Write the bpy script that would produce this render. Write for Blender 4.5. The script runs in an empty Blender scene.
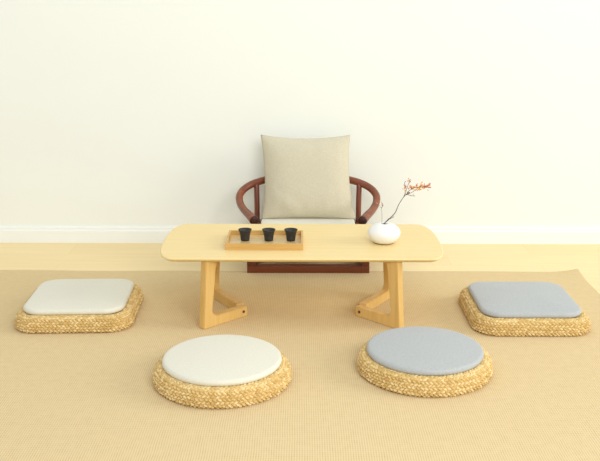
import bpy, bmesh, math, random
from mathutils import Vector, Matrix, noise
random.seed(4)
S = bpy.context.scene
COL = S.collection
PI = math.pi
R = math.radians

# ------------------------------------------------------------------ camera
cam_d = bpy.data.cameras.new('camera')
cam_d.sensor_width = 36.0
cam_d.lens = 880 / 600 * 36
cam_d.clip_start = 0.05
cam = bpy.data.objects.new('camera', cam_d)
COL.objects.link(cam)
cam.matrix_world = Matrix.Translation((0, 0, 1.3)) @ Matrix.Rotation(R(75), 4, 'X') @ Matrix.Rotation(R(0.13), 4, 'Z')
S.camera = cam

# ------------------------------------------------------------------ light
world = bpy.data.worlds.new('world')
S.world = world
world.use_nodes = True
bg = world.node_tree.nodes['Background']
bg.inputs['Color'].default_value = (0.95, 1.0, 1.07, 1)
bg.inputs['Strength'].default_value = 0.67


def area(name, loc, target, size, power, color):
    d = bpy.data.lights.new(name, 'AREA')
    d.shape = 'RECTANGLE'
    d.size, d.size_y = size
    d.energy = power
    d.color = color
    o = bpy.data.objects.new(name, d)
    COL.objects.link(o)
    o.location = loc
    o.rotation_euler = (Vector(target) - Vector(loc)).to_track_quat('-Z', 'Y').to_euler()
    return o


area('window_daylight', (8.5, 2.2, 3.3), (0.0, 3.6, 0.2), (4.0, 3.2), 380, (0.97, 1.0, 1.03))
area('ceiling_softbox', (0.0, 2.6, 3.4), (0.0, 3.4, 0.0), (5.5, 2.6), 20, (0.97, 1.0, 1.03))
area('front_fill', (1.4, -1.6, 2.9), (0.0, 3.8, 0.3), (3.0, 2.0), 170, (0.97, 1.0, 1.03))  # added fill from the camera side, evens the light on the wall

S.view_settings.view_transform = 'Standard'
S.view_settings.look = 'None'
S.view_settings.gamma = 1.0
S.view_settings.use_curve_mapping = False
S.view_settings.exposure = 0.0


# ------------------------------------------------------------------ materials
def lin(c):
    return tuple((v / 255 / 12.92) if v / 255 <= 0.04045 else ((v / 255 + 0.055) / 1.055) ** 2.4 for v in c)


class Mat:
    def __init__(self, name, rough=0.6, spec=0.3):
        self.m = bpy.data.materials.new(name)
        self.m.use_nodes = True
        self.nt = self.m.node_tree
        self.p = self.nt.nodes['Principled BSDF']
        self.p.inputs['Roughness'].default_value = rough
        self.p.inputs['Specular IOR Level'].default_value = spec

    def n(self, t, **kw):
        nd = self.nt.nodes.new(t)
        for k, v in kw.items():
            if k in nd.inputs:
                nd.inputs[k].default_value = v
            else:
                setattr(nd, k, v)
        return nd

    def l(self, a, b):
        self.nt.links.new(a, b)

    def coords(self, scale=(1, 1, 1), rot=(0, 0, 0)):
        tc = self.n('ShaderNodeTexCoord')
        mp = self.n('ShaderNodeMapping')
        mp.inputs['Scale'].default_value = scale
        mp.inputs['Rotation'].default_value = rot
        self.l(tc.outputs['Object'], mp.inputs['Vector'])
        return mp.outputs['Vector']

    def ramp(self, fac, stops):
        r = self.n('ShaderNodeValToRGB')
        e = r.color_ramp.elements
        while len(e) < len(stops):
            e.new(0.5)
        for el, (pos, c) in zip(e, stops):
            el.position = pos
            el.color = (*c, 1)
        self.l(fac, r.inputs['Fac'])
        return r.outputs['Color']

    def base(self, sock):
        self.l(sock, self.p.inputs['Base Color'])

    def bump(self, sock, strength=0.3, dist=0.002):
        b = self.n('ShaderNodeBump')
        b.inputs['Strength'].default_value = strength
        b.inputs['Distance'].default_value = dist
        self.l(sock, b.inputs['Height'])
        self.l(b.outputs['Normal'], self.p.inputs['Normal'])


def noisy(name, c0, c1, scale, rough=0.6, spec=0.3, vec=(1, 1, 1), detail=4, bump=0.0, bdist=0.002):
    m = Mat(name, rough, spec)
    nz = m.n('ShaderNodeTexNoise')
    nz.inputs['Scale'].default_value = scale
    nz.inputs['Detail'].default_value = detail
    m.l(m.coords(vec), nz.inputs['Vector'])
    m.base(m.ramp(nz.outputs['Fac'], [(0.3, c0), (0.7, c1)]))
    if bump:
        m.bump(nz.outputs['Fac'], bump, bdist)
    return m.m


def wood(name, c0, c1, axis, rough=0.45, spec=0.35, scale=9.0):
    vec = [1, 1, 1]
    for i in range(3):
        vec[i] = 0.35 if i == axis else 6.0
    m = Mat(name, rough, spec)
    v = m.coords(tuple(vec))
    nz = m.n('ShaderNodeTexNoise')
    nz.inputs['Scale'].default_value = scale
    nz.inputs['Detail'].default_value = 6
    nz.inputs['Distortion'].default_value = 0.6
    m.l(v, nz.inputs['Vector'])
    m.base(m.ramp(nz.outputs['Fac'], [(0.25, c0), (0.75, c1)]))
    m.bump(nz.outputs['Fac'], 0.08, 0.001)
    return m.m


def fabric(name, c0, c1, thread=620.0):
    m = Mat(name, 0.9, 0.12)
    v = m.coords()
    nz = m.n('ShaderNodeTexNoise')
    nz.inputs['Scale'].default_value = 160
    nz.inputs['Detail'].default_value = 5
    m.l(v, nz.inputs['Vector'])
    m.base(m.ramp(nz.outputs['Fac'], [(0.3, c0), (0.7, c1)]))
    wx = m.n('ShaderNodeTexWave')
    wx.bands_direction = 'X'
    wx.inputs['Scale'].default_value = thread / 6
    wy = m.n('ShaderNodeTexWave')
    wy.bands_direction = 'Y'
    wy.inputs['Scale'].default_value = thread / 6
    m.l(v, wx.inputs['Vector'])
    m.l(v, wy.inputs['Vector'])
    mx = m.n('ShaderNodeMath', operation='MULTIPLY')
    m.l(wx.outputs['Fac'], mx.inputs[0])
    m.l(wy.outputs['Fac'], mx.inputs[1])
    m.bump(mx.outputs[0], 0.15, 0.001)
    m.p.inputs['Sheen Weight'].default_value = 0.15
    return m.m


M = {}
M['wall'] = noisy('wall_paint', (0.835, 0.840, 0.750), (0.845, 0.850, 0.760), 2.0, 0.9, 0.1)
M['trim'] = noisy('trim_paint', (0.84, 0.845, 0.77), (0.86, 0.865, 0.79), 3.0, 0.6, 0.2)
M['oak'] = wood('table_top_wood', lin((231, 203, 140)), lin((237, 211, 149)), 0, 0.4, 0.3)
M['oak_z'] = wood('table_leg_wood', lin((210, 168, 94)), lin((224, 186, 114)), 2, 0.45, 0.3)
M['screw'] = noisy('screw_cap_dark', (0.09, 0.05, 0.03), (0.13, 0.08, 0.05), 50, 0.5)
M['tray'] = wood('tray_wood', lin((196, 152, 82)), lin((214, 172, 102)), 0, 0.4, 0.3)
M['tray_in'] = wood('tray_floor_wood', lin((204, 172, 116)), lin((216, 186, 132)), 0, 0.25, 0.45)
M['redwood'] = wood('rosewood', lin((100, 46, 22)), lin((142, 74, 38)), 0, 0.3, 0.6, 6.0)
M['redwood_z'] = wood('rosewood_upright', lin((90, 42, 24)), lin((126, 64, 40)), 2, 0.3, 0.6, 6.0)
M['darkend'] = noisy('rosewood_end_grain', lin((44, 18, 12)), lin((70, 30, 20)), 60, 0.5)
M['linen'] = fabric('beige_linen', lin((215, 210, 188)), lin((222, 217, 196)))
M['linen_pillow'] = fabric('pillow_linen', lin((196, 187, 159)), lin((206, 197, 170)))
M['linen_seat'] = fabric('seat_linen', lin((222, 216, 196)), lin((230, 226, 206)))
M['blue'] = fabric('grey_blue_linen', lin((168, 170, 166)), lin((181, 182, 177)))
M['black'] = noisy('black_clay', (0.024, 0.021, 0.017), (0.042, 0.037, 0.030), 90, 0.5, 0.35)
M['vase'] = noisy('white_glaze', (0.83, 0.81, 0.74), (0.85, 0.83, 0.76), 20, 0.35, 0.4)
M['foot'] = noisy('contact_shadow_brown', lin((120, 88, 52)), lin((140, 104, 66)), 60, 0.8, 0.1)  # brown that stands in for the contact shadow below the vase
M['bark'] = noisy('twig_bark', (0.055, 0.05, 0.05), (0.16, 0.15, 0.15), 120, 0.7)
M['petal_r'] = noisy('red_brown_bud', lin((190, 112, 76)), lin((228, 160, 114)), 90, 0.6)
M['petal_o'] = noisy('orange_leaf', lin((220, 150, 74)), lin((240, 196, 120)), 90, 0.6)


def rush_mat():
    m = Mat('woven_rush', 0.65, 0.25)
    at = m.n('ShaderNodeAttribute', attribute_name='strand')
    nz = m.n('ShaderNodeTexNoise')
    nz.inputs['Scale'].default_value = 260
    nz.inputs['Detail'].default_value = 3
    m.l(m.coords(), nz.inputs['Vector'])
    ad = m.n('ShaderNodeMath', operation='MULTIPLY_ADD')
    m.l(nz.outputs['Fac'], ad.inputs[0])
    ad.inputs[1].default_value = 0.6
    m.l(at.outputs['Fac'], ad.inputs[2])
    m.base(m.ramp(ad.outputs[0], [(0.35, lin((186, 149, 85))), (0.8, lin((213, 180, 114))), (1.15, lin((228, 201, 144)))]))
    m.bump(nz.outputs['Fac'], 0.3, 0.001)
    return m.m


M['rush'] = rush_mat()


def rug_mat():
    m = Mat('woven_rug', 0.95, 0.05)
    v = m.coords()
    wx = m.n('ShaderNodeTexWave')
    wx.bands_direction = 'X'
    wx.inputs['Scale'].default_value = 1 / 0.0075 / 3.18
    wx.inputs['Distortion'].default_value = 1.6
    wx.inputs['Detail'].default_value = 1.0
    wx.inputs['Detail Scale'].default_value = 0.3
    m.l(v, wx.inputs['Vector'])
    wy = m.n('ShaderNodeTexWave')
    wy.bands_direction = 'Y'
    wy.inputs['Scale'].default_value = 1 / 0.012 / 3.18
    wy.inputs['Distortion'].default_value = 0.5
    m.l(v, wy.inputs['Vector'])
    nz = m.n('ShaderNodeTexNoise')
    nz.inputs['Scale'].default_value = 35
    nz.inputs['Detail'].default_value = 6
    m.l(v, nz.inputs['Vector'])
    a = m.n('ShaderNodeMath', operation='MULTIPLY_ADD')
    m.l(wy.outputs['Fac'], a.inputs[0])
    a.inputs[1].default_value = 0.3
    m.l(wx.outputs['Fac'], a.inputs[2])
    b = m.n('ShaderNodeMath', operation='MULTIPLY_ADD')
    m.l(nz.outputs['Fac'], b.inputs[0])
    b.inputs[1].default_value = 0.8
    m.l(a.outputs[0], b.inputs[2])
    m.base(m.ramp(b.outputs[0], [(0.1, lin((188, 160, 113))), (1.2, lin((219, 195, 148)))]))
    m.bump(a.outputs[0], 0.15, 0.0015)
    return m.m


M['rug'] = rug_mat()


def floor_mat():
    m = Mat('pale_wood_floor', 0.6, 0.12)
    br = m.n('ShaderNodeTexBrick')
    br.offset = 0.37
    br.inputs['Color1'].default_value = (*lin((240, 217, 166)), 1)
    br.inputs['Color2'].default_value = (*lin((243, 221, 171)), 1)
    br.inputs['Mortar'].default_value = (*lin((234, 209, 156)), 1)
    br.inputs['Scale'].default_value = 1.0
    br.inputs['Mortar Size'].default_value = 0.0015
    br.inputs['Brick Width'].default_value = 1.2
    br.inputs['Row Height'].default_value = 0.19
    m.l(m.coords(), br.inputs['Vector'])
    nz = m.n('ShaderNodeTexNoise')
    nz.inputs['Scale'].default_value = 5
    nz.inputs['Detail'].default_value = 6
    m.l(m.coords((0.4, 6, 1)), nz.inputs['Vector'])
    g = m.ramp(nz.outputs['Fac'], [(0.3, (0.95, 0.94, 0.91)), (0.7, (1, 1, 1))])
    mx = m.n('ShaderNodeMix', data_type='RGBA', blend_type='MULTIPLY')
    mx.inputs[0].default_value = 1.0
    m.l(br.outputs['Color'], mx.inputs[6])
    m.l(g, mx.inputs[7])
    m.base(mx.outputs[2])
    return m.m


M['floor'] = floor_mat()


# ------------------------------------------------------------------ builders
def link(name, bm, mat, parent=None, loc=None, smooth=True, rotz=0.0):
    me = bpy.data.meshes.new(name)
    bm.normal_update()
    bm.to_mesh(me)
    bm.free()
    me.materials.append(mat)
    if smooth:
        me.polygons.foreach_set('use_smooth', [True] * len(me.polygons))
    o = bpy.data.objects.new(name, me)
    COL.objects.link(o)
    if parent is not None:
        o.parent = parent
    if loc is not None:
        o.location = loc
    o.rotation_euler.z = rotz
    return o


def tag(o, label, cat, group=None):
    o['label'] = label
    o['category'] = cat
    if group:
        o['group'] = group
    return o


def thing(name, loc, label, cat, group=None, rotz=0.0):
    o = bpy.data.objects.new(name, None)
    o.empty_display_size = 0.05
    COL.objects.link(o)
    o.location = loc
    o.rotation_euler.z = rotz
    return tag(o, label, cat, group)


def dup(root, loc, label, group=None, rotz=0.0):
    r = root.copy()
    COL.objects.link(r)
    r.location = loc
    r.rotation_euler.z = rotz
    r['label'] = label
    if group:
        r['group'] = group
    kids = []
    for ch in list(root.children):
        c = ch.copy()
        COL.objects.link(c)
        c.parent = r
        kids.append(c)
        for g in list(ch.children):
            d = g.copy()
            COL.objects.link(d)
            d.parent = c
    return r, kids


def box(bm, c, s, bev=0.0, rot=None, seg=2):
    mtx = Matrix.Translation(c)
    if rot is not None:
        mtx = mtx @ rot
    r = bmesh.ops.create_cube(bm, size=1.0, matrix=mtx @ Matrix.Diagonal((*s, 1)))
    if bev:
        es = list({e for v in r['verts'] for e in v.link_edges})
        bmesh.ops.bevel(bm, geom=es, offset=bev, segments=seg, affect='EDGES', profile=0.6)
    return bm


def grid_faces(bm, rows, closed_u=True):
    for a, b in zip(rows[:-1], rows[1:]):
        n = len(a)
        for i in range(n if closed_u else n - 1):
            j = (i + 1) % n
            bm.faces.new((a[i], a[j], b[j], b[i]))


def catmull(pts, n):
    P = [Vector(p) for p in pts]
    P = [2 * P[0] - P[1]] + P + [2 * P[-1] - P[-2]]
    out = []
    for i in range(1, len(P) - 2):
        p0, p1, p2, p3 = P[i - 1:i + 3]
        for k in range(n):
            t = k / n
            out.append(0.5 * (2 * p1 + (p2 - p0) * t + (2 * p0 - 5 * p1 + 4 * p2 - p3) * t * t + (3 * p1 - p0 - 3 * p2 + p3) * t ** 3))
    out.append(P[-2])
    return out


def tube(bm, pts, rad, seg=12, cap=True):
    """Sweep a round section; rad is a number or a list as long as pts."""
    pts = [Vector(p) for p in pts]
    if not isinstance(rad, (list, tuple)):
        rad = [rad] * len(pts)
    rows = []
    up = None
    for i, p in enumerate(pts):
        t = (pts[min(i + 1, len(pts) - 1)] - pts[max(i - 1, 0)]).normalized()
        if up is None:
            up = Vector((0, 0, 1)) if abs(t.z) < 0.9 else Vector((1, 0, 0))
        s = t.cross(up).normalized()
        up = s.cross(t).normalized()
        rows.append([bm.verts.new(p + rad[i] * (math.cos(2 * PI * k / seg) * s + math.sin(2 * PI * k / seg) * up)) for k in range(seg)])
    grid_faces(bm, rows)
    if cap:
        bm.faces.new(rows[0][::-1])
        bm.faces.new(rows[-1])
    return bm


def lathe(bm, prof, seg=48):
    rows = []
    for r, z in prof:
        rows.append([bm.verts.new((max(r, 1e-4) * math.cos(2 * PI * k / seg), max(r, 1e-4) * math.sin(2 * PI * k / seg), z)) for k in range(seg)])
    grid_faces(bm, rows)
    bm.faces.new(rows[0][::-1])
    bm.faces.new(rows[-1])
    return bm


def outline(kind, half, rc, n):
    """n points at even arc steps on a circle or a rounded square, each with its outward normal."""
    if kind == 'round':
        return [(half * math.cos(2 * PI * i / n), half * math.sin(2 * PI * i / n), math.cos(2 * PI * i / n), math.sin(2 * PI * i / n)) for i in range(n)]
    s = half - rc
    L = 8 * s + 2 * PI * rc
    out = []
    for i in range(n):
        d = L * i / n
        q, e = divmod(d, L / 4)
        if e < 2 * s:
            x, y, nx, ny = half, -s + e, 1, 0
        else:
            a = (e - 2 * s) / rc
            x, y, nx, ny = s + rc * math.cos(a), s + rc * math.sin(a), math.cos(a), math.sin(a)
        c, sn = math.cos(q * PI / 2), math.sin(q * PI / 2)
        out.append((x * c - y * sn, x * sn + y * c, nx * c - ny * sn, nx * sn + ny * c))
    return out


# ------------------------------------------------------------------ setting
def structure(name, bm, mat):
    o = link(name, bm, mat, smooth=False)
    o['kind'] = 'structure'
    return o


structure('floor', box(bmesh.new(), (0, 2.4, -0.05), (7.0, 4.8, 0.1)), M['floor'])
structure('wall_back', box(bmesh.new(), (0, 4.65, 1.25), (7.0, 0.1, 2.7)), M['wall'])
b = bmesh.new()
# baseboard with a stepped, softened top edge
prof = [(4.6, 0.0), (4.583, 0.0), (4.583, 0.066), (4.586, 0.071), (4.588, 0.0715), (4.588, 0.083), (4.592, 0.089), (4.6, 0.090)]
ends = [[b.verts.new((x, y, z)) for y, z in prof] for x in (-3.5, 3.5)]
for i in range(len(prof)):
    j = (i + 1) % len(prof)
    b.faces.new((ends[0][i], ends[0][j], ends[1][j], ends[1][i]))
b.faces.new(ends[0][::-1])
b.faces.new(ends[1])
bmesh.ops.recalc_face_normals(b, faces=b.faces)
structure('baseboard_back', b, M['trim'])

# ------------------------------------------------------------------ rug
CX = 0.04          # the armchair's centre line
b = bmesh.new()
X0, X1, Y0, Y1, TH = -1.95, 1.348, 1.25, 4.08, 0.003
NX, NY = 132, 114


def rug_z(x, y):
    d = math.hypot((X1 - x) * 1.0, (Y1 - y) * 0.8)
    lift = 0.016 * max(0.0, 1 - d / 0.14) ** 2
    wav = 0.0012 * max(0, 1 - (X1 - x) / 0.2) * (0.5 + 0.5 * math.sin(y * 17)) + 0.0012 * max(0, 1 - (Y1 - y) / 0.12) * (0.5 + 0.5 * math.sin(x * 9 + 1))
    return lift + wav * min(1.0, max(0.0, (abs(x - CX) - 0.36) / 0.15))


def rug_e(x, y):
    return y + (0.004 * math.sin(x * 3.1 + 0.6) + 0.002 * math.sin(x * 8.0)) * max(0, 1 - (Y1 - y) / 0.3)


top, bot = [], []
for j in range(NY + 1):
    y = Y0 + (Y1 - Y0) * j / NY
    top.append([])
    bot.append([])
    for i in range(NX + 1):
        x = X0 + (X1 - X0) * i / NX
        z = rug_z(x, y)
        top[-1].append(b.verts.new((x, rug_e(x, y), TH + z)))
        bot[-1].append(b.verts.new((x, rug_e(x, y), z + 0.0002)))
grid_faces(b, top, False)
grid_faces(b, [r[::-1] for r in bot], False)
ring = lambda g: g[0] + [r[-1] for r in g[1:]] + g[-1][-2::-1] + [r[0] for r in g[-2:0:-1]]
grid_faces(b, [ring(bot), ring(top)])
tag(link('rug', b, M['rug'], smooth=False), 'large flat tan woven rug with a curled far right corner on the pale floor', 'rug')
RZ = TH + 0.0005

# ------------------------------------------------------------------ low tea table
TX = 0.007
table = thing('tea_table', (TX, 3.575, RZ), 'low light-wood tea table with rounded corners and V-shaped feet', 'table')
TZ = 0.297


def rounded_top(hx, hy, n=18):
    """Straight long sides, full bowed ends with tight corners."""
    cx, e = 0.075, 2 / 2.6
    pts = []
    for s, a0 in ((1, -90), (-1, 90)):
        for k in range(2 * n + 1):
            a = R(a0 + 180 * k / (2 * n))
            c, q = abs(math.cos(a)), math.sin(a)
            pts.append((s * ((hx - cx) + cx * c ** e), math.copysign(hy * abs(q) ** e, q)))
    return pts


b = bmesh.new()
lv = []
for ins, z in ((0.030, TZ - 0.019), (0.012, TZ - 0.017), (0.003, TZ - 0.009), (0.0, TZ - 0.006), (0.0, TZ - 0.003), (0.003, TZ)):
    lv.append([b.verts.new((x, y, z)) for x, y in rounded_top(0.580 - ins, 0.271 - ins)])
grid_faces(b, lv)
b.faces.new(lv[0][::-1])
b.faces.new(lv[-1])
o = link('tabletop', b, M['oak'], table)
for p in o.data.polygons:
    if len(p.vertices) > 4:
        p.use_smooth = False


def leg_board(foot, apex, top_out):
    """An L-shaped board in a vertical plane: post over `foot`, foot bar running to `apex`, rounded inner corners."""
    f, a = Vector((*foot, 0)), Vector((*apex, 0))
    d = (a - f).normalized()
    L = (a - f).length
    nrm = Vector((d.y, -d.x, 0))
    t = 0.017
    H = TZ - 0.016
    w, bar = 0.043, 0.042
    sh = top_out                     # top of the post is set in along the board
    prof = [(0, 0), (L, 0), (L, bar)]
    # inner corner at the floor
    rc = 0.03
    cx, cz = w + 0.004 + rc, bar + rc
    for k in range(7):
        th = R(270 - 90 * k / 6)
        prof.append((cx + rc * math.cos(th), cz + rc * math.sin(th)))
    # flare under the table top
    for k in range(7):
        u = k / 6
        prof.append((sh + w + 0.002 + 0.022 * u ** 2.2, H - 0.075 * (1 - u)))
    prof.append((sh, H))
    bm = bmesh.new()
    rows = []
    for s in (-t, t):
        rows.append([bm.verts.new(f + d * q + nrm * s + Vector((0, 0, z))) for q, z in prof])
    n = len(prof)
    for i in range(n):
        j = (i + 1) % n
        bm.faces.new((rows[0][i], rows[0][j], rows[1][j], rows[1][i]))
    bm.faces.new(rows[0][::-1])
    bm.faces.new(rows[1])
    bmesh.ops.recalc_face_normals(bm, faces=bm.faces)
    es = [e for e in bm.edges if e.calc_face_angle(0) > 0.7]
    bmesh.ops.bevel(bm, geom=es, offset=0.0025, segments=2, affect='EDGES')
    return bm, f, d, nrm, L


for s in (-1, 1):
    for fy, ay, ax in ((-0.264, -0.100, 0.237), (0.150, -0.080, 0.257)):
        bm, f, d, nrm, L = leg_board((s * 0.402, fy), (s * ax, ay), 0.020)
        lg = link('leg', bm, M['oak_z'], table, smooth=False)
        if fy < 0:
            sgn = 1 if nrm.y < 0 else -1
            c = bmesh.new()
            bmesh.ops.create_cone(c, cap_ends=True, segments=16, radius1=0.0065, radius2=0.0058, depth=0.004)
            cap = link('screw_cap', c, M['screw'], lg, smooth=False)
            pos = f + d * (L - 0.022) + nrm * sgn * 0.0175 + Vector((0, 0, 0.023))
            cap.location = pos
            cap.rotation_euler = (nrm * sgn).to_track_quat('Z', 'Y').to_euler()

TABLE_TOP = RZ + TZ

# ------------------------------------------------------------------ armchair (low horseshoe back)
chair = thing('armchair', (CX, 4.273, RZ), 'low reddish-brown wooden armchair with a curved horseshoe arm rail behind the table', 'chair')
hw, yf, yb = 0.295, -0.228, 0.20


def part_box(name, c, s, mat, bev=0.003):
    return link(name, box(bmesh.new(), c, s, bev), mat, chair, smooth=False)


part_box('floor_rail', (0, yf + 0.02, 0.017), (2 * hw, 0.04, 0.034), M['redwood'])
part_box('floor_rail', (0, yb - 0.02, 0.017), (2 * hw, 0.04, 0.034), M['redwood'])
for s in (-1, 1):
    link('floor_rail', box(bmesh.new(), (s * (hw - 0.02), (yf + yb) / 2, 0.017), (0.04, yb - yf - 0.082, 0.034), 0.003), M['redwood'], chair, smooth=False)
    for y in (yf + 0.019, yb - 0.019):
        part_box('leg', (s * (hw - 0.019), y, 0.0835), (0.037, 0.037, 0.099), M['redwood_z'])
# seat frame: four members of one panel
b = bmesh.new()
for y in (yf + 0.025, yb - 0.025):
    box(b, (0, y, 0.147), (2 * hw, 0.05, 0.028), 0.004)
for s in (-1, 1):
    box(b, (s * (hw - 0.025), (yf + yb) / 2, 0.147), (0.05, yb - yf - 0.09, 0.028), 0.004)
box(b, (0, (yf + yb) / 2, 0.148), (2 * hw - 0.08, yb - yf - 0.08, 0.014))
link('seat_frame', b, M['redwood'], chair, smooth=False)
arm = [(0.262, -0.165, 0.246), (0.290, -0.105, 0.258), (0.318, -0.045, 0.270), (0.341, 0.02, 0.290), (0.345, 0.075, 0.317), (0.318, 0.125, 0.343),
       (0.268, 0.165, 0.362), (0.195, 0.195, 0.376), (0.10, 0.213, 0.388), (0.0, 0.219, 0.392)]
full = arm + [(-x, y, z) for x, y, z in arm[-2::-1]]
path = catmull(full, 8)
n = len(path)
rad = [0.0185 + 0.003 * max(0, 1 - min(i, n - 1 - i) / 14) for i in range(n)]
rail = link('arm_rail', tube(bmesh.new(), path, rad, 16), M['redwood'], chair)
for s in (-1, 1):
    b = bmesh.new()
    tube(b, [(s * 0.262, -0.156, 0.2455), (s * 0.2605, -0.170, 0.2452), (s * 0.260, -0.174, 0.245)], [0.0222, 0.0222, 0.018], 16)
    e = link('rail_end_cap', b, M['darkend'], rail)
    e['label'] = 'dark end-grain tip of the arm rail'
    link('armrest_post', tube(bmesh.new(), [(s * 0.258, -0.145, 0.155), (s * 0.260, -0.146, 0.2), (s * 0.263, -0.148, 0.243)], 0.0165, 14), M['redwood_z'], chair)
    link('armrest_post', tube(bmesh.new(), catmull([(s * 0.262, 0.140, 0.155), (s * 0.262, 0.146, 0.26), (s * 0.264, 0.160, 0.358)], 6), 0.014, 14), M['redwood_z'], chair)
    link('back_post', tube(bmesh.new(), [(s * 0.13, 0.172, 0.155), (s * 0.132, 0.19, 0.27), (s * 0.132, 0.206, 0.380)], 0.0115, 12), M['redwood_z'], chair)
# slightly curved back splat
b = bmesh.new()
rows = []
for k in range(11):
    u = k / 10
    z = 0.155 + 0.232 * u
    y = 0.170 + 0.046 * u + 0.010 * math.sin(u * PI)
    w = 0.062 + 0.006 * math.cos(u * 2 * PI)
    rows.append([b.verts.new(p) for p in ((-w, y - 0.006, z), (w, y - 0.006, z), (w, y + 0.006, z), (-w, y + 0.006, z))])
grid_faces(b, rows)
b.faces.new(rows[0][::-1])
b.faces.new(rows[-1])
link('back_splat', b, M['redwood_z'], chair, smooth=False)
SEAT_Z = RZ + 0.161


# ------------------------------------------------------------------ soft pads
def pad_bm(kind, half, rc, z0, th, dome, n=96, seed=0, puff=1.0):
    """Upholstered pad: rounded rim, domed top."""
    bm = bmesh.new()
    rows = []
    rr = th / 2
    prof = [(rr * 1.3, 0.0), (rr * 0.6, 0.0015)]
    for k in range(9):
        a = R(-70 + 160 * k / 8)
        prof.append((rr * 1.0 * (1 - math.cos(a)) * puff, rr + rr * math.sin(a)))
    m = 14
    for k in range(1, m):
        u = k / m
        prof.append((rr + (half - rr) * u, None))
    for ins, z in prof:
        sc = max(half - ins, 0.004)
        rcs = max(rc - ins * 0.9, 0.0) if kind != 'round' else 0
        rcs = max(rcs, sc * 0.10)
        ring_ = []
        for x, y, nx, ny in outline(kind, sc, rcs, n):
            if z is None:
                t = 1 - sc / (half - rr)
                zz = th + dome * math.sin(min(1, t * 1.25) * PI / 2)
                zz += 0.0012 * noise.noise(Vector((x * 9, y * 9, seed)))
            else:
                zz = z
            ring_.append(bm.verts.new((x, y, z0 + zz)))
        rows.append(ring_)
    grid_faces(bm, rows)
    bm.faces.new(rows[0][::-1])
    bm.faces.new(rows[-1])
    return bm


# ------------------------------------------------------------------ woven rush base
def rush_bm(kind, half, rc, zt=0.066, seed=1):
    """Plaited rush ring: rows of slanted, staggered strands standing out of a bulged side."""
    rnd = random.Random(seed)
    ctrl = [(-0.022, 0, 0.001), (-0.006, 0, 0.002), (0.000, 0, 0.009), (0.001, 0, 0.021), (-0.002, 0, 0.036), (-0.008, 0, 0.051), (-0.017, 0, 0.0615), (-0.031, 0, zt), (-0.047, 0, zt - 0.003), (-0.064, 0, zt - 0.012)]
    prof = catmull(ctrl, 10)
    # arc length along the profile
    acc = [0.0]
    for p, q in zip(prof[:-1], prof[1:]):
        acc.append(acc[-1] + (q - p).length)
    per = 2 * PI * half if kind == 'round' else 8 * (half - rc) + 2 * PI * rc
    cell_u, cell_v = 0.0155, 0.0108
    NU = int(round(per / cell_u / 2)) * 2
    n = NU * 10
    rows_n = int(acc[-1] / cell_v) + 2
    shade = [[0.5 + 0.5 * (rnd.random() - 0.5) for _ in range(NU)] for _ in range(rows_n + 2)]
    jit = [[(rnd.uniform(-0.12, 0.12), rnd.uniform(-0.14, 0.14), rnd.uniform(0.75, 1.15)) for _ in range(NU)] for _ in range(rows_n + 2)]
    ol = outline(kind, half, rc, n)
    bm = bmesh.new()
    lay = bm.verts.layers.float.new('strand')
    rows = []
    for k, p in enumerate(prof):
        t = (prof[min(k + 1, len(prof) - 1)] - prof[max(k - 1, 0)]).normalized()
        nr = Vector((t.z, 0, -t.x))           # outward normal in (radial, z)
        v = acc[k] / cell_v
        fade = min(1.0, max(0.0, (acc[k] - 0.010) / 0.006)) * min(1.0, max(0.25, (acc[-1] - acc[k] - 0.02) / 0.015))
        ring_ = []
        for i, (x, y, nx, ny) in enumerate(ol):
            u = i / n * NU
            best, bs = 0.0, 0.5
            r0 = int(math.floor(v))
            for rI in (r0 - 1, r0, r0 + 1):
                if rI < 0 or rI > rows_n:
                    continue
                off = 0.5 * (rI % 2)
                c0 = int(math.floor(u - off))
                slant = 0.55 if rI % 2 else -0.55
                for cI in (c0 - 1, c0, c0 + 1):
                    ju, jv, jh = jit[rI][cI % NU]
                    du = u - off - (cI + 0.5) - ju
                    dv = v - (rI + 0.5) - jv
                    dv2 = dv - slant * du
                    q = 1 - (du / 0.50) ** 2 - (dv2 / 0.47) ** 2
                    h = math.sqrt(q) * jh if q > 0 else 0
                    if h > best:
                        best, bs = h, shade[rI][cI % NU]
            lip = 1.0 if p.z < 0.056 and p.x > -0.03 or k < 20 else 0.45
            d = (0.0085 * best ** 0.8 - 0.0068) * fade * lip - 0.0003
            px, pz = p.x + nr.x * d, p.z + nr.z * d
            w = bm.verts.new((x + nx * px, y + ny * px, max(pz, 0.0005)))
            w[lay] = bs
            ring_.append(w)
        rows.append(ring_)
    grid_faces(bm, rows)
    bm.faces.new(rows[0][::-1])
    bm.faces.new(rows[-1])
    return bm


GR = 'woven rush floor cushions around the tea table'
rc1 = thing('floor_cushion', (-0.269, 2.835, RZ), 'round woven rush floor cushion with a cream top, nearest front left', 'floor cushion', 'round rush floor cushions', R(10))
link('woven_base', rush_bm('round', 0.240, 0), M['rush'], rc1)
PADZ = 0.0630
link('pad', pad_bm('round', 0.207, 0, PADZ, 0.023, 0.009, seed=1), M['linen'], rc1)['label'] = 'cream linen pad'
rc2, kids = dup(rc1, (0.446, 2.922, RZ), 'round woven rush floor cushion with a blue-grey top, front right of the table', 'round rush floor cushions', R(75))
for k in kids:
    if k.name.startswith('pad'):
        k.data = k.data.copy()
        k.data.materials[0] = M['blue']
        k['label'] = 'blue-grey linen pad'
sq1 = thing('floor_cushion', (-0.918, 3.490, RZ), 'square woven rush floor cushion with a cream top at the left of the table', 'floor cushion', 'square rush floor cushions', R(2.2))
link('woven_base', rush_bm('square', 0.237, 0.095, seed=5), M['rush'], sq1)
link('pad', pad_bm('square', 0.204, 0.08, PADZ, 0.024, 0.008, seed=3), M['linen'], sq1)['label'] = 'cream linen pad'
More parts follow.
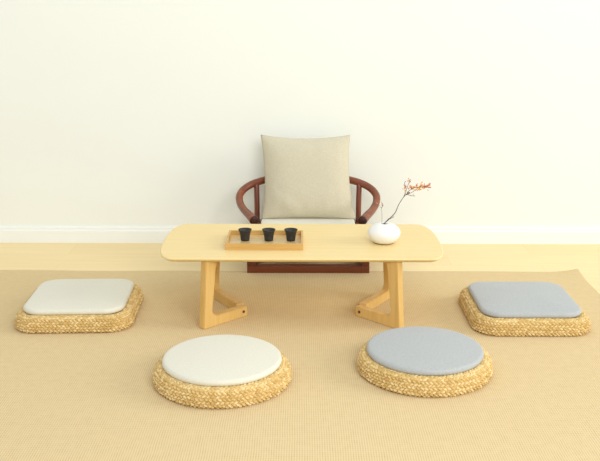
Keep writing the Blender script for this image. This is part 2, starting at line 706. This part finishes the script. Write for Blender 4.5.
sq2, kids = dup(sq1, (0.928, 3.466, RZ), 'square woven rush floor cushion with a blue-grey top at the right of the table', 'square rush floor cushions', R(-90))
for k in kids:
    if k.name.startswith('pad'):
        k.data = k.data.copy()
        k.data.materials[0] = M['blue']
        k['label'] = 'blue-grey linen pad'

# ------------------------------------------------------------------ seat cushion and throw pillow on the chair
b = pad_bm('square', 0.5, 0.09, 0.0, 0.030, 0.004, seed=9)
for v in b.verts:
    v.co.x *= 0.238 / 0.5
    v.co.y *= 0.185 / 0.5
tag(link('seat_cushion', b, M['linen_seat'], None, (CX, 4.273, SEAT_Z)), 'flat pale beige seat cushion lying on the wooden armchair', 'cushion')
CUSH_Z = SEAT_Z + 0.034

b = bmesh.new()
NP = 56
W, HH, T = 0.235, 0.2165, 0.064


def pillow_pt(u, v, s):
    x = W * (1 - 0.028 * v) * u * (1 - 0.085 * (1 - v * v) * abs(u) ** 2) - 0.009 * v
    z = HH * v * (1 - (0.09 if v > 0 else 0.035) * (1 - u * u) * abs(v) ** 2)
    e = max(0.0, (1 - u ** 4)) ** 0.75 * max(0.0, (1 - v ** 4)) ** 0.75
    e *= 1 - 0.10 * (u * u + v * v)
    th = T * e * (1.0 - 0.18 * v)
    edge = max(abs(u), abs(v))
    wr = 0.004 * edge ** 2 * e * (noise.noise(Vector((u * 3.2, v * 3.2, 7 * s + 2))) + 0.6 * noise.noise(Vector((u * 8, v * 8, 3 * s))))
    wr += 0.0045 * e * max(0, -v) ** 1.5 * math.sin(u * 11 + v * 9 + 2 * noise.noise(Vector((u * 2, v * 2, 1)))) * max(0, 0.35 - u) 
    wr += 0.0035 * e * max(0, -v) * noise.noise(Vector((u * 6, v * 2.0, 5.0)))
    return Vector((x, s * (th + wr), z))


front = [[b.verts.new(pillow_pt(2 * i / NP - 1, 2 * j / NP - 1, -1)) for i in range(NP + 1)] for j in range(NP + 1)]
back = [[front[j][i] if i in (0, NP) or j in (0, NP) else b.verts.new(pillow_pt(2 * i / NP - 1, 2 * j / NP - 1, 1)) for i in range(NP + 1)] for j in range(NP + 1)]
grid_faces(b, front, False)
grid_faces(b, [r[::-1] for r in back], False)
pil = tag(link('throw_pillow', b, M['linen_pillow'], None, (0.035, 4.405, CUSH_Z + 0.203)), 'large square beige linen throw pillow leaning upright on the armchair back', 'pillow')
pil.rotation_euler = (R(-15), 0, 0)

# ------------------------------------------------------------------ serving tray with cups
tray = thing('serving_tray', (-0.145, 3.527, TABLE_TOP), 'rectangular light-wood tray with a low rim holding three black cups', 'tray')
tw, td, thk, rim = 0.158, 0.108, 0.009, 0.027
link('tray_base', box(bmesh.new(), (0, 0, 0.004), (2 * tw - 0.016, 2 * td - 0.016, 0.007), 0.001), M['tray_in'], tray, smooth=False)
b = bmesh.new()
for s in (-1, 1):
    box(b, (0, s * (td - thk / 2), rim / 2), (2 * tw, thk, rim), 0.0012)
    box(b, (s * (tw - thk / 2), 0, rim / 2), (thk, 2 * td - 2 * thk, rim), 0.0012)
link('tray_rim', b, M['tray'], tray, smooth=False)

cup_prof = [(0.0155, 0.0), (0.0178, 0.0015), (0.0188, 0.008), (0.0200, 0.020), (0.0222, 0.032), (0.0252, 0.041), (0.0280, 0.0465), (0.0283, 0.0480), (0.0272, 0.0482),
            (0.0240, 0.042), (0.0208, 0.032), (0.0185, 0.020), (0.0172, 0.009), (0.0120, 0.006), (0.001, 0.0055)]
labels = ('small flared black clay tea cup, leftmost of three on the tray', 'small flared black clay tea cup, middle of three on the tray', 'small flared black clay tea cup, rightmost of three on the tray')
cup = None
for x, lb in zip((-0.229, -0.130, -0.038), labels):
    if cup is None:
        cup = link('tea_cup', lathe(bmesh.new(), cup_prof, 40), M['black'])
        c = cup
    else:
        c = cup.copy()
        COL.objects.link(c)
    c.location = (x, 3.540, TABLE_TOP + 0.0077)
    tag(c, lb, 'cup', 'black tea cups on the tray')

# ------------------------------------------------------------------ vase with a twig
VX, VY = 0.350, 3.540
vp = [(0.001, 0.0), (0.040, 0.0), (0.0445, 0.0015), (0.054, 0.010), (0.0635, 0.022), (0.0685, 0.035), (0.0680, 0.046), (0.0625, 0.058), (0.052, 0.068), (0.037, 0.0755), (0.022, 0.0785), (0.0135, 0.079),
      (0.0120, 0.0775), (0.0130, 0.074), (0.030, 0.069), (0.050, 0.058), (0.060, 0.040), (0.050, 0.012), (0.001, 0.006)]
vase = tag(link('vase', lathe(bmesh.new(), vp, 56), M['vase'], None, (VX, VY, TABLE_TOP + 0.0035)), 'squat round glossy white vase on the right side of the table', 'vase')

link('contact_shadow_ring', lathe(bmesh.new(), [(0.034, -0.0033), (0.0395, -0.0033), (0.0405, -0.002), (0.0405, 0.0), (0.034, 0.0)], 48), M['foot'], vase)['label'] = 'brown ring under the vase, imitating its contact shadow'  # ring added under the vase, its contact shadow put into the brown colour

# twig coordinates relative to the vase mouth centre (x right, y away, z up)
tw_ = thing('flowering_twig', (VX, VY, TABLE_TOP + 0.0072), 'thin dark twig with small red and orange leaves standing in the white vase', 'twig')


def tw_pt(x, z, y=0.0):
    return Vector((x - VX, y, z - TABLE_TOP - 0.0072))


b = bmesh.new()
main = catmull([tw_pt(0.315, 0.309, 0.0), tw_pt(0.342, 0.372, 0.0), tw_pt(0.366, 0.399, -0.003), tw_pt(0.392, 0.428, -0.005), tw_pt(0.407, 0.462, 0.0), tw_pt(0.428, 0.495, 0.004), tw_pt(0.441, 0.508, 0.005)], 6)
tube(b, main, [0.0024 - 0.0012 * i / len(main) for i in range(len(main))], 7)
sub = [
    [tw_pt(0.428, 0.495, 0.004), tw_pt(0.437, 0.520, 0.010), tw_pt(0.446, 0.545, 0.014), tw_pt(0.455, 0.566, 0.018)],
    [tw_pt(0.441, 0.508, 0.005), tw_pt(0.452, 0.525, 0.0), tw_pt(0.475, 0.537, -0.008), tw_pt(0.500, 0.542, -0.016), tw_pt(0.532, 0.548, -0.02)],
    [tw_pt(0.441, 0.506, 0.005), tw_pt(0.462, 0.511, 0.016), tw_pt(0.482, 0.524, 0.024), tw_pt(0.503, 0.535, 0.03)],
    [tw_pt(0.441, 0.506, 0.005), tw_pt(0.458, 0.503, -0.01), tw_pt(0.470, 0.505, -0.02)],
    [tw_pt(0.372, 0.404, -0.003), tw_pt(0.381, 0.410, -0.012), tw_pt(0.388, 0.417, -0.018)],
    [tw_pt(0.436, 0.530, 0.012), tw_pt(0.430, 0.553, 0.010), tw_pt(0.437, 0.560, 0.012)],
    # a small side twig reaching left
    [tw_pt(0.340, 0.366, 0.0), tw_pt(0.341, 0.405, 0.010), tw_pt(0.338, 0.440, 0.015), tw_pt(0.328, 0.456, 0.018), tw_pt(0.315, 0.463, 0.02)],
    [tw_pt(0.337, 0.444, 0.015), tw_pt(0.344, 0.455, 0.018), tw_pt(0.342, 0.464, 0.018)],
]
for i, s_ in enumerate(sub):
    p = catmull(s_, 5)
    r0 = 0.0008 if i == 6 else 0.0013
    tube(b, p, [r0 - 0.0005 * k / len(p) for k in range(len(p))], 6)
# knots
for x, z, r_ in ((0.366, 0.400, 0.0042), (0.374, 0.405, 0.0034), (0.360, 0.394, 0.003), (0.4405, 0.508, 0.0034), (0.449, 0.513, 0.003)):
    bmesh.ops.create_icosphere(b, subdivisions=2, radius=r_, matrix=Matrix.Translation(tw_pt(x, z, -0.002)) @ Matrix.Rotation(R(40), 4, 'Y') @ Matrix.Diagonal((0.7, 0.8, 1.5, 1)))
link('branch', b, M['bark'], tw_)


def leaf(bm, p, d, ln, wd):
    """A small cupped leaf with thickness."""
    d = d.normalized()
    s = d.cross(Vector((random.uniform(-1, 1), random.uniform(-1, 1), random.uniform(0.2, 1)))).normalized()
    nn = d.cross(s)
    rows = []
    for k in range(6):
        u = k / 5
        w = wd * math.sin(PI * (0.08 + 0.88 * u)) ** 0.8
        c = p + d * ln * u + nn * 0.18 * ln * math.sin(u * PI)
        rows.append([bm.verts.new(c - s * w + nn * w * 0.4), bm.verts.new(c - nn * 0.0004), bm.verts.new(c + s * w + nn * w * 0.4), bm.verts.new(c + nn * 0.0008)])
    grid_faces(bm, rows)
    bm.faces.new(rows[0][::-1])
    bm.faces.new(rows[-1])


red, orange = bmesh.new(), bmesh.new()


def scatter(bm, cx, cz, cy, sx, sz, n, size):
    for _ in range(n):
        p = tw_pt(cx + random.gauss(0, sx), cz + random.gauss(0, sz), cy + random.gauss(0, 0.006))
        d = Vector((random.uniform(-0.4, 1), random.uniform(-0.7, 0.7), random.uniform(-0.5, 0.9)))
        leaf(bm, p, d, size * random.uniform(0.8, 1.25), size * 0.33)


scatter(red, 0.434, 0.530, 0.01, 0.004, 0.007, 7, 0.009)
scatter(red, 0.446, 0.558, 0.014, 0.006, 0.006, 6, 0.008)
scatter(red, 0.452, 0.536, 0.0, 0.006, 0.003, 8, 0.010)
scatter(red, 0.475, 0.540, -0.008, 0.007, 0.003, 9, 0.010)
scatter(red, 0.506, 0.544, -0.016, 0.008, 0.002, 9, 0.011)
scatter(red, 0.522, 0.547, -0.02, 0.005, 0.002, 9, 0.011)
scatter(red, 0.468, 0.508, -0.012, 0.005, 0.003, 3, 0.007)
scatter(red, 0.441, 0.510, 0.004, 0.003, 0.003, 4, 0.007)
scatter(orange, 0.432, 0.524, 0.01, 0.004, 0.004, 6, 0.009)
scatter(orange, 0.462, 0.533, -0.003, 0.007, 0.004, 6, 0.009)
scatter(orange, 0.496, 0.530, 0.02, 0.009, 0.006, 18, 0.010)
scatter(orange, 0.482, 0.536, 0.0, 0.014, 0.006, 8, 0.008)
scatter(orange, 0.510, 0.535, 0.0, 0.006, 0.005, 6, 0.009)
link('leaves', red, M['petal_r'], tw_, smooth=False)['label'] = 'small red-brown leaves'
link('leaves', orange, M['petal_o'], tw_, smooth=False)['label'] = 'small orange leaves'
bl = bmesh.new()
for x, z in ((0.315, 0.463), (0.324, 0.462), (0.341, 0.462), (0.345, 0.452), (0.343, 0.456)):
    leaf(bl, tw_pt(x, z, 0.019), Vector((random.uniform(-1, 1), 0.2, 0.6)), 0.008, 0.0028)
link('bud', bl, M['petal_r'], tw_, smooth=False)
